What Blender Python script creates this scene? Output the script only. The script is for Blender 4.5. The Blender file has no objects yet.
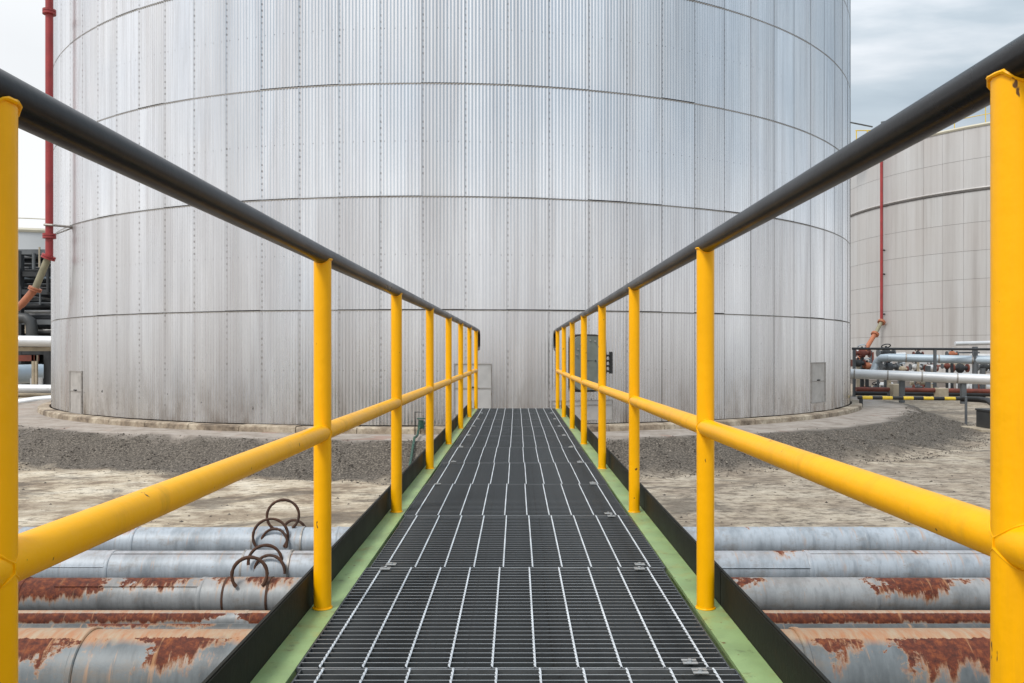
import bpy, math, random
from mathutils import Vector, Matrix
random.seed(7)
PI = math.pi
scn = bpy.context.scene
COL = scn.collection

# ------------------------------------------------------------------ camera
CZ = 2.10                      # eye height above the yard
F = 840.4                      # focal length in pixels of a 1024 px wide picture
cam_d = bpy.data.cameras.new('camera')
cam = bpy.data.objects.new('camera', cam_d); COL.objects.link(cam)
cam.location = (0, 0, CZ); cam.rotation_euler = (PI/2, 0, 0)
cam_d.sensor_width = 36; cam_d.lens = 36*F/1024
cam_d.shift_x = -4.5/1024; cam_d.shift_y = 11.5/1024
cam_d.clip_start = 0.05; cam_d.clip_end = 6000
scn.camera = cam
scn.render.resolution_x = 1024; scn.render.resolution_y = 683

# ------------------------------------------------------------------ world and sun
SUN_EL = math.radians(52); SUN_AZ = math.radians(218)      # azimuth clockwise from +Y: behind the viewer, to the left
w = bpy.data.worlds.new('World'); scn.world = w; w.use_nodes = True
nt = w.node_tree; nt.nodes.clear()
N = nt.nodes.new; L = nt.links.new
out = N('ShaderNodeOutputWorld'); bg = N('ShaderNodeBackground'); bg.inputs[1].default_value = 0.1
sky = N('ShaderNodeTexSky'); sky.sky_type = 'NISHITA'; sky.sun_disc = False
sky.sun_elevation = SUN_EL; sky.sun_rotation = SUN_AZ; sky.air_density = 1.2; sky.dust_density = 3.0
tc = N('ShaderNodeTexCoord'); mp = N('ShaderNodeMapping'); mp.inputs['Scale'].default_value = (1.2, 1.2, 4.2)
mp.inputs['Location'].default_value = (0.3, 0.2, 0.15)
nz = N('ShaderNodeTexNoise'); nz.inputs['Scale'].default_value = 1.9; nz.inputs['Detail'].default_value = 6; nz.inputs['Roughness'].default_value = 0.52
nz.inputs['Distortion'].default_value = 0.4
L(tc.outputs['Generated'], mp.inputs[0]); L(mp.outputs[0], nz.inputs[0])
cr = N('ShaderNodeValToRGB'); L(nz.outputs[0], cr.inputs[0])
e = cr.color_ramp.elements
e[0].position = 0.44; e[0].color = (0.40, 0.485, 0.56, 1)
e[1].position = 0.74; e[1].color = (0.93, 0.96, 1.0, 1)
m1 = e.new(0.58); m1.color = (0.56, 0.645, 0.715, 1)
sx = N('ShaderNodeSeparateXYZ'); L(tc.outputs['Generated'], sx.inputs[0])
# the overcast is thinner low down over the horizon and towards the left, as in the photograph
hz = N('ShaderNodeMapRange'); hz.inputs[1].default_value = 0.10; hz.inputs[2].default_value = 0.26; hz.inputs[3].default_value = 0.9; hz.inputs[4].default_value = 0.0
L(sx.outputs[2], hz.inputs[0])
lf = N('ShaderNodeMapRange'); lf.inputs[1].default_value = 0.25; lf.inputs[2].default_value = -0.45; lf.inputs[3].default_value = 0.0; lf.inputs[4].default_value = 0.85
L(sx.outputs[0], lf.inputs[0])
ad = N('ShaderNodeMath'); ad.operation = 'ADD'; ad.use_clamp = True; L(hz.outputs[0], ad.inputs[0]); L(lf.outputs[0], ad.inputs[1])
mw = N('ShaderNodeMixRGB'); L(ad.outputs[0], mw.inputs[0]); L(cr.outputs[0], mw.inputs[1]); mw.inputs[2].default_value = (0.98, 0.99, 1.0, 1)
ml = N('ShaderNodeMixRGB'); ml.blend_type = 'MULTIPLY'; ml.inputs[0].default_value = 1; L(mw.outputs[0], ml.inputs[1])
zb = N('ShaderNodeMapRange'); zb.inputs[1].default_value = 0.30; zb.inputs[2].default_value = 0.85; zb.inputs[3].default_value = 9.9; zb.inputs[4].default_value = 17.0    # an overcast sky is brightest overhead
L(sx.outputs[2], zb.inputs[0]); L(zb.outputs[0], ml.inputs[2])
mx = N('ShaderNodeMixRGB'); mx.inputs[0].default_value = 0.93; L(sky.outputs[0], mx.inputs[1]); L(ml.outputs[0], mx.inputs[2])
L(mx.outputs[0], bg.inputs[0]); L(bg.outputs[0], out.inputs[0])
sd = bpy.data.lights.new('sun', 'SUN'); sd.energy = 2.0; sd.angle = math.radians(14); sd.color = (1, 0.95, 0.88)
sun = bpy.data.objects.new('sun', sd); COL.objects.link(sun)
sun.rotation_euler = (PI/2 - SUN_EL, 0, -SUN_AZ + PI)
sun.location = (-20, -20, 40)
scn.view_settings.view_transform = 'Standard'; scn.view_settings.look = 'None'
scn.view_settings.exposure = 0.10; scn.view_settings.gamma = 1

def PX(x, d): return (x-516.5)/F*d
def PZ(y, d): return CZ-(y-352.9)/F*d

# ------------------------------------------------------------------ mesh helpers
def wloc(o):
    v = Vector((0, 0, 0))
    while o: v = v + o.location; o = o.parent
    return v
class MB:
    def __init__(s): s.v = []; s.f = []; s.uv = None
    def add(s, vs, fs):
        n = len(s.v); s.v += [tuple(p) for p in vs]; s.f += [tuple(i+n for i in q) for q in fs]; return s
    def box(s, a, b, M=None):
        x0, y0, z0 = a; x1, y1, z1 = b
        vs = [Vector(p) for p in ((x0,y0,z0),(x1,y0,z0),(x1,y1,z0),(x0,y1,z0),(x0,y0,z1),(x1,y0,z1),(x1,y1,z1),(x0,y1,z1))]
        if M: vs = [M @ p for p in vs]
        return s.add(vs, [(0,3,2,1),(4,5,6,7),(0,1,5,4),(1,2,6,5),(2,3,7,6),(3,0,4,7)])
    def cbox(s, a, b, c):      # box with chamfered upright and top edges
        x0, y0, z0 = a; x1, y1, z1 = b
        def ring(i, z): return [(x0+i+c,y0+i,z),(x1-i-c,y0+i,z),(x1-i,y0+i+c,z),(x1-i,y1-i-c,z),(x1-i-c,y1-i,z),(x0+i+c,y1-i,z),(x0+i,y1-i-c,z),(x0+i,y0+i+c,z)]
        vs = ring(0, z0)+ring(0, z1-c)+ring(c, z1)
        fs = [tuple(range(7,-1,-1)), tuple(range(16,24))]
        for k in (0, 8):
            for i in range(8): fs.append((k+i, k+(i+1)%8, k+8+(i+1)%8, k+8+i))
        return s.add(vs, fs)
    def tube(s, pts, r, n=12, caps=True, wob=0):
        pts = [Vector(p) for p in pts]; rs = r if isinstance(r, (list, tuple)) else [r]*len(pts)
        t0 = (pts[1]-pts[0]).normalized()
        up = Vector((0,0,1)) if abs(t0.z) < 0.9 else Vector((0,1,0))
        u = t0.cross(up).normalized(); vs = []; fs = []
        for i, p in enumerate(pts):
            if i == 0: t = t0
            elif i == len(pts)-1: t = (pts[i]-pts[i-1]).normalized()
            else: t = ((pts[i]-pts[i-1]).normalized()+(pts[i+1]-pts[i]).normalized()).normalized()
            u = (u - t*u.dot(t)).normalized(); v = t.cross(u)
            for k in range(n):
                a = 2*PI*k/n; rr = rs[i]*(1+(random.uniform(-wob, wob) if wob else 0))
                vs.append(p + u*math.cos(a)*rr + v*math.sin(a)*rr)
        for i in range(len(pts)-1):
            for k in range(n):
                fs.append((i*n+k, i*n+(k+1)%n, (i+1)*n+(k+1)%n, (i+1)*n+k))
        if caps: fs.append(tuple(range(n-1,-1,-1))); fs.append(tuple(range((len(pts)-1)*n, len(pts)*n)))
        return s.add(vs, fs)
    def torus(s, c, axis, R, r, n=20, m=8, a0=0, a1=2*PI, ref=None, wob=0):
        axis = Vector(axis).normalized(); ref = Vector(ref) if ref else (Vector((0,0,1)) if abs(axis.z) < .9 else Vector((1,0,0)))
        u = (ref-axis*ref.dot(axis)).normalized(); v = axis.cross(u); c = Vector(c); vs = []; fs = []
        full = abs(a1-a0-2*PI) < 1e-6; q = n if full else n+1
        for i in range(q):
            a = a0+(a1-a0)*i/n; d = u*math.cos(a)+v*math.sin(a); rr = r*(1+(random.uniform(-wob, wob) if wob else 0))
            for k in range(m):
                b = 2*PI*k/m; vs.append(c+d*(R+rr*math.cos(b))+axis*rr*math.sin(b))
        for i in range(n):
            j = (i+1) % q
            for k in range(m): fs.append((i*m+k, i*m+(k+1)%m, j*m+(k+1)%m, j*m+k))
        if not full: fs.append(tuple(range(m-1,-1,-1))); fs.append(tuple(range((q-1)*m, q*m)))
        return s.add(vs, fs)
    def build(s, name, mat, parent=None, smooth=False, mesh_only=False):
        o0 = wloc(parent) if parent else Vector((0,0,0))
        me = bpy.data.meshes.new(name); me.from_pydata([tuple(Vector(p)-o0) for p in s.v], [], s.f); me.update()
        if mat: me.materials.append(mat)
        if smooth:
            me.shade_smooth()
            try: me.set_sharp_from_angle(angle=math.radians(40))
            except Exception: pass
        if mesh_only: return me
        o = bpy.data.objects.new(name, me); COL.objects.link(o); o.parent = parent
        return o
def tag(o, label=None, cat=None, group=None, kind=None):
    if label: o['label'] = label
    if cat: o['category'] = cat
    if group: o['group'] = group
    if kind: o['kind'] = kind
    return o
def thing(name, loc, label, cat, group=None):
    o = bpy.data.objects.new(name, None); COL.objects.link(o); o.location = loc; o.empty_display_size = 0.2
    return tag(o, label, cat, group)
def inst(me, name, parent, loc, rz=0):
    o = bpy.data.objects.new(name, me); COL.objects.link(o); o.parent = parent; o.location = loc; o.rotation_euler = (0, 0, rz); return o

# ------------------------------------------------------------------ material helpers
class NT:
    def __init__(s, name):
        s.m = bpy.data.materials.new(name); s.m.use_nodes = True; s.t = s.m.node_tree
        s.b = s.t.nodes['Principled BSDF']; s.tc = s.n('TexCoord'); s.geo = s.n('NewGeometry')
    def n(s, t): return s.t.nodes.new('ShaderNode'+t)
    def l(s, a, b): s.t.links.new(a, b)
    def noise(s, sc=(1,1,1), scale=1, detail=4, rough=.55, src=None, dist=0):
        mp = s.n('Mapping'); mp.inputs['Scale'].default_value = sc; s.l(src or s.tc.outputs['Object'], mp.inputs[0])
        q = s.n('TexNoise'); q.inputs['Scale'].default_value = scale; q.inputs['Detail'].default_value = detail; q.inputs['Roughness'].default_value = rough
        q.inputs['Distortion'].default_value = dist
        s.l(mp.outputs[0], q.inputs[0]); return q.outputs[0]
    def mr(s, v, a, b, c=0, d=1, smooth=False):
        q = s.n('MapRange'); q.inputs[1].default_value = a; q.inputs[2].default_value = b; q.inputs[3].default_value = c; q.inputs[4].default_value = d
        if smooth: q.interpolation_type = 'SMOOTHSTEP'
        s.l(v, q.inputs[0]); return q.outputs[0]
    def ma(s, op, a, b=None, clamp=False):
        q = s.n('Math'); q.operation = op; q.use_clamp = clamp
        for i, v in enumerate((a, b)):
            if v is None: continue
            if isinstance(v, (int, float)): q.inputs[i].default_value = v
            else: s.l(v, q.inputs[i])
        return q.outputs[0]
    def mix(s, f, a, b, mode='MIX'):
        q = s.n('MixRGB'); q.blend_type = mode
        for i, v in enumerate((f, a, b)):
            if isinstance(v, (int, float)): q.inputs[i].default_value = v
            elif isinstance(v, tuple): q.inputs[i].default_value = v+(1,) if len(v) == 3 else v
            else: s.l(v, q.inputs[i])
        return q.outputs[0]
    def ramp(s, v, stops, interp='LINEAR'):
        q = s.n('ValToRGB'); el = q.color_ramp.elements; q.color_ramp.interpolation = interp
        while len(el) < len(stops): el.new(0.5)
        for k, (p, c) in enumerate(stops):
            el[k].position = p; el[k].color = (c if isinstance(c, tuple) else (c, c, c))+(1,)
        s.l(v, q.inputs[0]); return q.outputs[0]
    def bump(s, h, strength, dist=.01):
        q = s.n('Bump'); q.inputs['Strength'].default_value = strength; q.inputs['Distance'].default_value = dist
        s.l(h, q.inputs['Height']); s.l(q.outputs[0], s.b.inputs['Normal'])
    def set(s, base=None, rough=None, metal=None):
        for k, v in (('Base Color', base), ('Roughness', rough), ('Metallic', metal)):
            if v is None: continue
            i = s.b.inputs[k]
            if isinstance(v, tuple): i.default_value = v+(1,)
            elif isinstance(v, (int, float)): i.default_value = v
            else: s.l(v, i)
        return s.m
def paint(name, col, rough=.4, metal=0, var=.25, vs=6, dirt=None, dirtc=(.05,.04,.03), bump=0, bs=60, spec=.5, chips=None):
    t = NT(name); n1 = t.noise(scale=vs, detail=5)
    dark = tuple(c*(1-var) for c in col); lite = tuple(min(1, c*(1+var*.5)) for c in col)
    c = t.ramp(n1, [(.3, dark), (.55, col), (.75, lite)])
    if dirt:
        n2 = t.noise(scale=vs*2.7, detail=8, rough=.7); c = t.mix(t.mr(n2, 1-dirt, 1-dirt+.12), c, dirtc)
    if chips:
        P = t.geo.outputs['Position']
        ch = t.mr(t.noise((1,1,.55), 34, 3, .6, P), chips, chips+.02); c = t.mix(ch, c, (.13,.06,.02))
        gr_ = t.ma('MULTIPLY', t.mr(t.noise((1,1,.12), 15, 5, .7, P), .50, .70, 0, .32), t.mr(t.noise((1,1,1), 2.2, 3, .5, P), .42, .6)); c = t.mix(gr_, c, (.36,.19,.02))
    if bump: t.bump(t.noise(scale=bs, detail=3), bump, .004)
    t.b.inputs['Specular IOR Level'].default_value = spec
    return t.set(c, t.mr(n1, .3, .7, rough*.85, min(1, rough*1.2)), metal)

M = {}
M['yellow'] = paint('yellow_paint', (.95, .455, .0), .34, 0, .08, 3, .24, (.42,.19,.01), .35, 28, spec=.22, chips=.70)
M['handrail'] = paint('black_rubber', (.0035, .003, .0032), .30, 0, .2, 3, .3, (.012,.010,.008), .10, 30, spec=.24)
M['green'] = paint('green_paint', (.27, .39, .17), .45, 0, .25, 5, .42, (.12,.15,.07), .2, chips=.70)
M['toe'] = paint('dark_green_paint', (.010, .010, .006), .62, 0, .4, 2.5, .42, (.018,.012,.006), .2, spec=.25)
M['bar'] = paint('bearing_bar_steel', (.075, .083, .090), .5, .4, .35, 5, .42, (.03,.028,.025))
M['bartop'] = paint('worn_lit_bar_top', (.30, .32, .335), .45, .4, .35, 7, .42, (.09,.08,.07))  # worn tops, painted paler than the faces to read as lit edges
M['rod'] = paint('galvanised_rod', (.62, .66, .70), .5, .1, .3, 5, .40, (.25,.23,.21))
M['endbar'] = paint('end_bar_steel', (.14, .15, .16), .45, .4, .3, 9, .4, (.08,.08,.08))
M['clip'] = paint('galvanised_clip', (.42, .44, .45), .42, .4, .15, 20)
M['black'] = paint('black_steel', (.02, .021, .022), .5, .2, .3, 3)
M['rackdark'] = paint('dark_rack_steel', (.035, .038, .042), .6, .2, .5, 1.5)
M['rackmid'] = paint('grey_rack_steel', (.12, .13, .14), .6, .2, .5, 1.5)
M['silver'] = paint('pale_pipe_cladding', (.66, .67, .68), .40, .35, .12, 1.5, .35, (.35,.32,.28))
M['bluepipe'] = paint('blue_grey_pipe', (.42, .50, .57), .45, .2, .15, 1.5, .35, (.28,.25,.22))
M['red'] = paint('red_pipe_paint', (.33, .035, .037), .42, 0, .25, 3, .38, (.20,.02,.02))
M['orange'] = paint('orange_primer', (.42, .15, .075), .55, 0, .25, 4, .40, (.30,.13,.08))
M['olive'] = paint('olive_pipe', (.26, .24, .16), .6, 0, .25, 6, .4, (.14,.13,.09))
M['rustbar'] = paint('rusty_bar', (.085, .040, .024), .8, .1, .5, 14, .4, (.16,.06,.025), .5)
M['brownred'] = paint('red_brown_steel', (.17, .045, .03), .7, 0, .5, 2)
M['tan'] = paint('tan_concrete', (.42, .36, .27), .85, 0, .3, 2, .4, (.2,.16,.12))
M['manhole'] = paint('grey_green_paint', (.14, .155, .13), .5, 0, .3, 4, .4, (.05,.05,.04))
M['valvegreen'] = paint('green_valve_paint', (.015, .065, .042), .5, 0, .3, 12)
M['boxgrey'] = paint('dark_grey_box', (.05, .053, .055), .5, 0, .25, 3)
M['hazyel'] = paint('hazard_yellow', (.72, .50, .04), .5, 0, .15, 8, .4, (.3,.2,.05))
M['hazblk'] = paint('hazard_black', (.02, .02, .02), .5, 0, .3, 8)
M['pale'] = paint('pale_building_paint', (.52, .54, .56), .6, 0, .08, .3)
M['cream'] = paint('cream_trim', (.55, .52, .42), .6, 0, .1, 1)
M['trim'] = paint('trim_metal', (.36, .34, .32), .5, .4, .25, 8, .45, (.12,.09,.06))

# corrugated aluminium cladding of the large tank: UV = (across the sheet 0..1, metres up)
def cladding():
    t = NT('corrugated_aluminium'); P = t.geo.outputs['Position']
    oi = t.n('ObjectInfo'); uv = t.n('SeparateXYZ'); t.l(t.tc.outputs['UV'], uv.inputs[0])
    st = t.noise((1, 1, .05), 1.1, 5, .6, P)            # broad vertical streaks
    fs = t.noise((1, 1, .035), 7, 5, .65, P)            # fine vertical streaks
    bl = t.noise((1, 1, 1), .35, 4, .5, P)
    c = t.ramp(fs, [(.28, (.68,.67,.68)), (.5, (.84,.845,.87)), (.70, (.93,.935,.955))])
    c = t.mix(t.mr(st, .50, .70, 0, .42), c, (.52,.495,.48))
    wide = t.noise((1,1,.02), .62, 3, .5, P); c = t.mix(t.mr(wide, .52, .64, 0, .34), c, (.42,.41,.405)); c = t.mix(t.mr(wide, .46, .36, 0, .6), c, (.94,.95,.97))
    c = t.mix(t.mr(bl, .45, .7, 0, .35), c, (.60,.66,.74))
    c = t.mix(t.mr(oi.outputs['Random'], 0, 1, 0, .28), c, (.60,.57,.55))
    u = uv.outputs[0]; v = uv.outputs[1]
    # screw heads down the laps and across the middle of the sheet
    du = t.ma('ABSOLUTE', t.ma('SUBTRACT', u, .035)); fv = t.ma('ABSOLUTE', t.ma('SUBTRACT', t.ma('FRACT', t.ma('MULTIPLY', v, 7.5)), .5))
    dot = t.ma('MULTIPLY', t.ma('LESS_THAN', du, .016), t.ma('LESS_THAN', fv, .17))
    lap = t.ma('LESS_THAN', t.ma('ABSOLUTE', t.ma('SUBTRACT', u, .035)), .030)
    lapn = t.ma('MULTIPLY', lap, t.mr(fs, .35, .65, .02, .20))
    c = t.mix(lapn, c, (.26,.215,.18))
    dotn = t.ma('MULTIPLY', dot, t.mr(t.noise(scale=3, src=P), .38, .62, .05, .55))
    c = t.mix(dotn, c, (.10,.075,.06))
    mu = t.ma('ABSOLUTE', t.ma('SUBTRACT', t.ma('FRACT', t.ma('MULTIPLY', u, 4)), .5))
    mv = t.ma('LESS_THAN', t.ma('ABSOLUTE', t.ma('SUBTRACT', v, 1.13)), .011)
    c = t.mix(t.ma('MULTIPLY', t.ma('MULTIPLY', mv, t.ma('LESS_THAN', mu, .03)), .8), c, (.12,.10,.09))
    # splash dirt close to the pad
    pz = t.n('SeparateXYZ'); t.l(P, pz.inputs[0])
    stain_shade = t.ma('MULTIPLY', t.mr(pz.outputs[2], 5.40, 5.30), t.mr(t.noise((1,1,.10), 1.3, 6, .6, P), .38, .64, .14, .42)); c = t.mix(stain_shade, c, (.44,.41,.40))     # lower two courses: brown stains plus painted darkening for dim ground reflection
    low = t.mr(pz.outputs[2], .55, 1.7, 1, 0); spl = t.ma('MULTIPLY', low, t.mr(t.noise((1,1,.3), 3.2, 6, .7, P), .45, .7, 0, .75))
    c = t.mix(spl, c, (.25,.20,.16))
    hol = t.ma('MULTIPLY', t.ma('LESS_THAN', pz.outputs[2], 1.25), t.ma('GREATER_THAN', t.noise((1,1,1), 6.5, 3, .5, P), .735))
    c = t.mix(t.ma('MULTIPLY', hol, .85), c, (.05,.045,.05))
    return t.set(c, t.mr(st, .35, .65, .17, .31), .94)
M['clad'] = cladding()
M['shell'] = paint('tank_shell_behind_cladding', (.06, .05, .045), .8, .2, .3, 3)
def tank2mat():
    t = NT('flat_tank_cladding'); P = t.geo.outputs['Position']; oi = t.n('ObjectInfo')
    st = t.noise((1, 1, .04), 1.4, 6, .65, P); bl = t.noise((1,1,1), .2, 4, .5, P)
    c = t.ramp(st, [(.3, (.37,.345,.33)), (.5, (.50,.485,.475)), (.7, (.58,.575,.575))])
    c = t.mix(t.mr(bl, .4, .7, 0, .5), c, (.54,.55,.56)); c = t.mix(t.mr(oi.outputs['Random'], 0, 1, 0, .32), c, (.47,.43,.41))
    return t.set(c, .5, .25)
M['clad2'] = tank2mat()
M['clad2dark'] = paint('girder_dark', (.12, .11, .105), .7, .1, .3, 1)

# ------------------------------------------------------------------ terrain
R1 = 13.0; TX, TY = PX(512, 30.35)-1.775, 30.35
PADZ = 0.46
def sm(t): t = max(0, min(1, t)); return t*t*(3-2*t)
def hsh(x, y): return (math.sin(x*1.7+y*.6)+math.sin(x*.53-y*1.31+2)+math.sin(x*3.1+y*2.2+1)*.5)/2.5
def ground_z(x, y):
    dx, dy = x-TX, y-TY; r = math.hypot(dx, dy); a = math.atan2(dx, -dy)      # a = 0 faces the viewer
    edge = 14.55 + .12*math.sin(a*9+1) + .08*math.sin(a*23) + (0.55*math.exp(-((a-.62)/.22)**2) )
    w_ = 1.75 + .2*math.sin(a*7) 
    if r < 13.6: h = PADZ
    else:
        h = PADZ*(1-sm((r-edge)/w_)); h -= .05*sm((r-13.6)/1.2)*(1-sm((r-edge-w_*.5)/w_))
    m = sm((r-edge+.1)/.5)*(1-sm((r-edge-w_)/.7))
    h += m*(.05*hsh(x*4.3, y*4.1)+.06*hsh(x*1.3+4, y*1.2))+.05*math.exp(-((r-edge-.15)/.35)**2)
    if r > 15.5 and r < 60: h += .018*hsh(x*.9, y*.8)
    return h, m
vs = []; fs = []; rad = [0, 8, 12, 13] + [13.3+.12*i for i in range(42)] + [18.5+i*.6 for i in range(30)] + [38, 45, 60, 90, 150, 300, 700, 1600, 3500]
NA = 420
for r in rad:
    for k in range(NA):
        a = 2*PI*k/NA; x = TX+r*math.sin(a); y = TY-r*math.cos(a); vs.append((x, y, ground_z(x, y)[0]))
for i in range(len(rad)-1):
    for k in range(NA): fs.append((i*NA+k, (i+1)*NA+k, (i+1)*NA+(k+1)%NA, i*NA+(k+1)%NA))
g = MB(); g.add(vs, fs)
def groundmat():
    t = NT('yard_ground'); P = t.geo.outputs['Position']
    vm = t.n('VectorMath'); vm.operation = 'SUBTRACT'; t.l(P, vm.inputs[0]); vm.inputs[1].default_value = (TX, TY, 0)
    sp = t.n('SeparateXYZ'); t.l(vm.outputs[0], sp.inputs[0])
    r = t.ma('SQRT', t.ma('ADD', t.ma('MULTIPLY', sp.outputs[0], sp.outputs[0]), t.ma('MULTIPLY', sp.outputs[1], sp.outputs[1])))
    n0 = t.noise((1,1,1), 1.4, 5, .6, P); r2 = t.ma('ADD', r, t.mr(n0, .3, .7, -.28, .28))
    a1 = t.noise((.85,1.0,1), 1.0, 9, .70, P, 0.25)        # long streaks left by drained water
    a2 = t.noise((1,1.5,1), 4.2, 9, .78, P)
    a3 = t.noise((1,1,1), 26, 4, .7, P)
    conc = t.ramp(a1, [(.34, (.10,.07,.045)), (.43, (.27,.205,.14)), (.51, (.56,.475,.355)), (.64, (.70,.63,.51))])
    conc = t.mix(t.mr(a2, .50, .59, 0, .80), conc, (.17,.13,.09))
    conc = t.mix(t.mr(a2, .42, .30, 0, .40), conc, (.62,.59,.53))
    a4 = t.noise((.8,1,1), .55, 6, .65, P, .8); conc = t.mix(t.mr(a4, .50, .60, 0, .55), conc, (.24,.185,.13))
    conc = t.mix(t.mr(a3, .35, .7, 0, .35), conc, (.19,.155,.12))
    # the yard east of the walkway is browner and more worn
    px = t.n('SeparateXYZ'); t.l(P, px.inputs[0])
    east = t.ma('MULTIPLY', t.mr(px.outputs[0], .2, 2.2), t.mr(n0, .3, .6, .3, .75))
    conc = t.mix(east, conc, t.mix(t.mr(a2, .4, .6), (.42,.36,.29), (.10,.08,.06)))
    vo = t.n('TexVoronoi'); vo.feature = 'DISTANCE_TO_EDGE'; vo.inputs['Scale'].default_value = .24
    wn = t.n('TexNoise'); wn.inputs['Scale'].default_value = 1.3; wn.inputs['Detail'].default_value = 6; t.l(P, wn.inputs[0])
    av = t.n('VectorMath'); av.operation = 'ADD'; t.l(P, av.inputs[0]); t.l(wn.outputs[1], av.inputs[1]); t.l(av.outputs[0], vo.inputs[0])
    crack = t.ma('MULTIPLY', t.mr(vo.outputs[0], .002, .008, .6, 0), t.mr(n0, .48, .6)); conc = t.mix(crack, conc, (.06,.05,.04))
    b1 = t.noise((1,1,1), 2.2, 7, .65, P); b2 = t.noise((1,1,1), 30, 3, .7, P)
    pad = t.ramp(b1, [(.3, (.20,.165,.135)), (.5, (.35,.305,.265)), (.7, (.44,.40,.36))]); pad = t.mix(t.mr(b2, .4, .7, 0, .35), pad, (.2,.17,.15))
    ring = t.ma('MULTIPLY', t.ma('GREATER_THAN', t.noise((1,1,1), .9, 4, .5, P, 1.2), .64), .5)
    pad = t.mix(ring, pad, (.30,.16,.12))
    gr = t.ramp(b2, [(.34, (.032,.026,.021)), (.5, (.088,.074,.060)), (.66, (.22,.19,.155))])
    m_in = t.mr(r2, 14.4, 14.85); m_out = t.mr(r2, 16.0, 16.6)
    c = t.mix(m_in, pad, gr); c = t.mix(m_out, c, conc)
    under = t.ma('MULTIPLY', t.mr(px.outputs[1], 7.9, 7.5), t.mr(px.outputs[1], 2.6, 3.2)); c = t.mix(under, c, (.045,.036,.028))  # unseen ground made dark under the pipes to deepen shade on their undersides
    wet = t.mr(t.noise((.6,1,1), .5, 7, .6, P, 1.0), .56, .60, 0, .6); c = t.mix(t.ma('MULTIPLY', wet, m_out), c, (.09,.075,.06))
    far = t.mr(r, 30, 60); c = t.mix(far, c, (.30,.28,.25))
    h = t.ma('ADD', t.ma('MULTIPLY', b2, .6), t.ma('MULTIPLY', a2, 1.0)); h = t.ma('SUBTRACT', h, t.ma('MULTIPLY', crack, 1.2))
    t.bump(h, .55, .03)
    return t.set(c, .92, 0)
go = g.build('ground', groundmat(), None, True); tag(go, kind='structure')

# gravel on the bank round the pad
gm = MB()
def stone(x, y, z, s):
    o = [random.uniform(.6, 1.25)*s for _ in range(6)]; ra = random.uniform(0, PI); c, n_ = math.cos(ra), math.sin(ra)
    p = [(o[0]*c, o[0]*n_, 0), (-o[1]*n_, o[1]*c, 0), (-o[2]*c, -o[2]*n_, 0), (o[3]*n_, -o[3]*c, 0), (0, 0, o[4]*.7), (0, 0, -o[5]*.4)]
    gm.add([(x+a, y+b, z+d) for a, b, d in p], [(0,1,4),(1,2,4),(2,3,4),(3,0,4),(1,0,5),(2,1,5),(3,2,5),(0,3,5)])
cnt = 0
while cnt < 13000:
    a = random.uniform(-1.15, 1.25); r = random.uniform(14.3, 17.0)
    x = TX+r*math.sin(a); y = TY-r*math.cos(a); z, m = ground_z(x, y)
    if random.random() > m+.03: continue
    stone(x, y, z, random.choice((.010, .013, .013, .016, .02, .028))); cnt += 1
for _ in range(2600):
    x = random.uniform(-12, 14); y = random.uniform(8.2, 15.5); z, m = ground_z(x, y)
    if random.random() < (.9 if hsh(x*1.1+3, y*1.7) < .15 else .2): continue
    stone(x, y, z, random.choice((.010, .012, .016, .02, .028)))
t = NT('gravel_stone'); c = t.ramp(t.noise(scale=9, detail=2, src=t.geo.outputs['Position']), [(.36, (.038,.031,.025)), (.52, (.098,.083,.067)), (.68, (.30,.265,.22))]); gmat = t.set(c, .9, 0)
tag(gm.build('gravel', gmat), 'coarse dark gravel on the bank round the big tank pad', 'gravel', kind='stuff')

# ------------------------------------------------------------------ large corrugated tank
NC = 93; DA = 2*PI/NC
LV = [0.60, 3.005, 5.35, 7.69, 9.98, 12.06, 14.0]
def surf(px, R=R1, cx=TX, cy=TY):
    u = (px-516.5)/F; a = 1+u*u; b = -2*(u*cx+cy); c = cx*cx+cy*cy-R*R; d = max(b*b-4*a*c, 0); z = (-b-math.sqrt(d))/2/a
    X = u*z; return X, z, math.atan2(X-cx, -(z-cy))          # x, depth, angle (0 faces the viewer)
tank = thing('storage_tank', (TX, TY, PADZ), 'huge round tank clad in silver corrugated sheets at the end of the walkway', 'storage tank', 'round storage tanks')
def sheet_mesh(h):
    vs = []; fs = []; uvs = []
    nseg = 72; top = h-.024
    for j, z in enumerate((0, top)):
        for i in range(nseg+1):
            a = (i/nseg-.5)*DA*.996; r = R1+.009*math.cos(2*PI*12*i/nseg)+(.006 if i < 3 else 0)
            vs.append((r*math.sin(a), -r*math.cos(a), z)); uvs.append((i/nseg, z))
    n = nseg+1
    for i in range(nseg): fs.append((i, i+1, n+i+1, n+i))
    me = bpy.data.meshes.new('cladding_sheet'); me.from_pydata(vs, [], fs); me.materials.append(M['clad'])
    ul = me.uv_layers.new(name='UVMap')
    for lp in me.loops: ul.data[lp.index].uv = uvs[lp.vertex_index]
    me.shade_smooth(); return me
seam0 = surf(506.5)[2]
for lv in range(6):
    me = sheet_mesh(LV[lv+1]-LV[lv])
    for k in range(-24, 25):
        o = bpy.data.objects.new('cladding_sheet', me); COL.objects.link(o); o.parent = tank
        o.location = (0, 0, LV[lv]-PADZ); o.rotation_euler = (random.uniform(-.0006, .0006), random.uniform(-.0008, .0008), seam0+(k+.5)*DA+random.uniform(-.0002, .0002))
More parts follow.
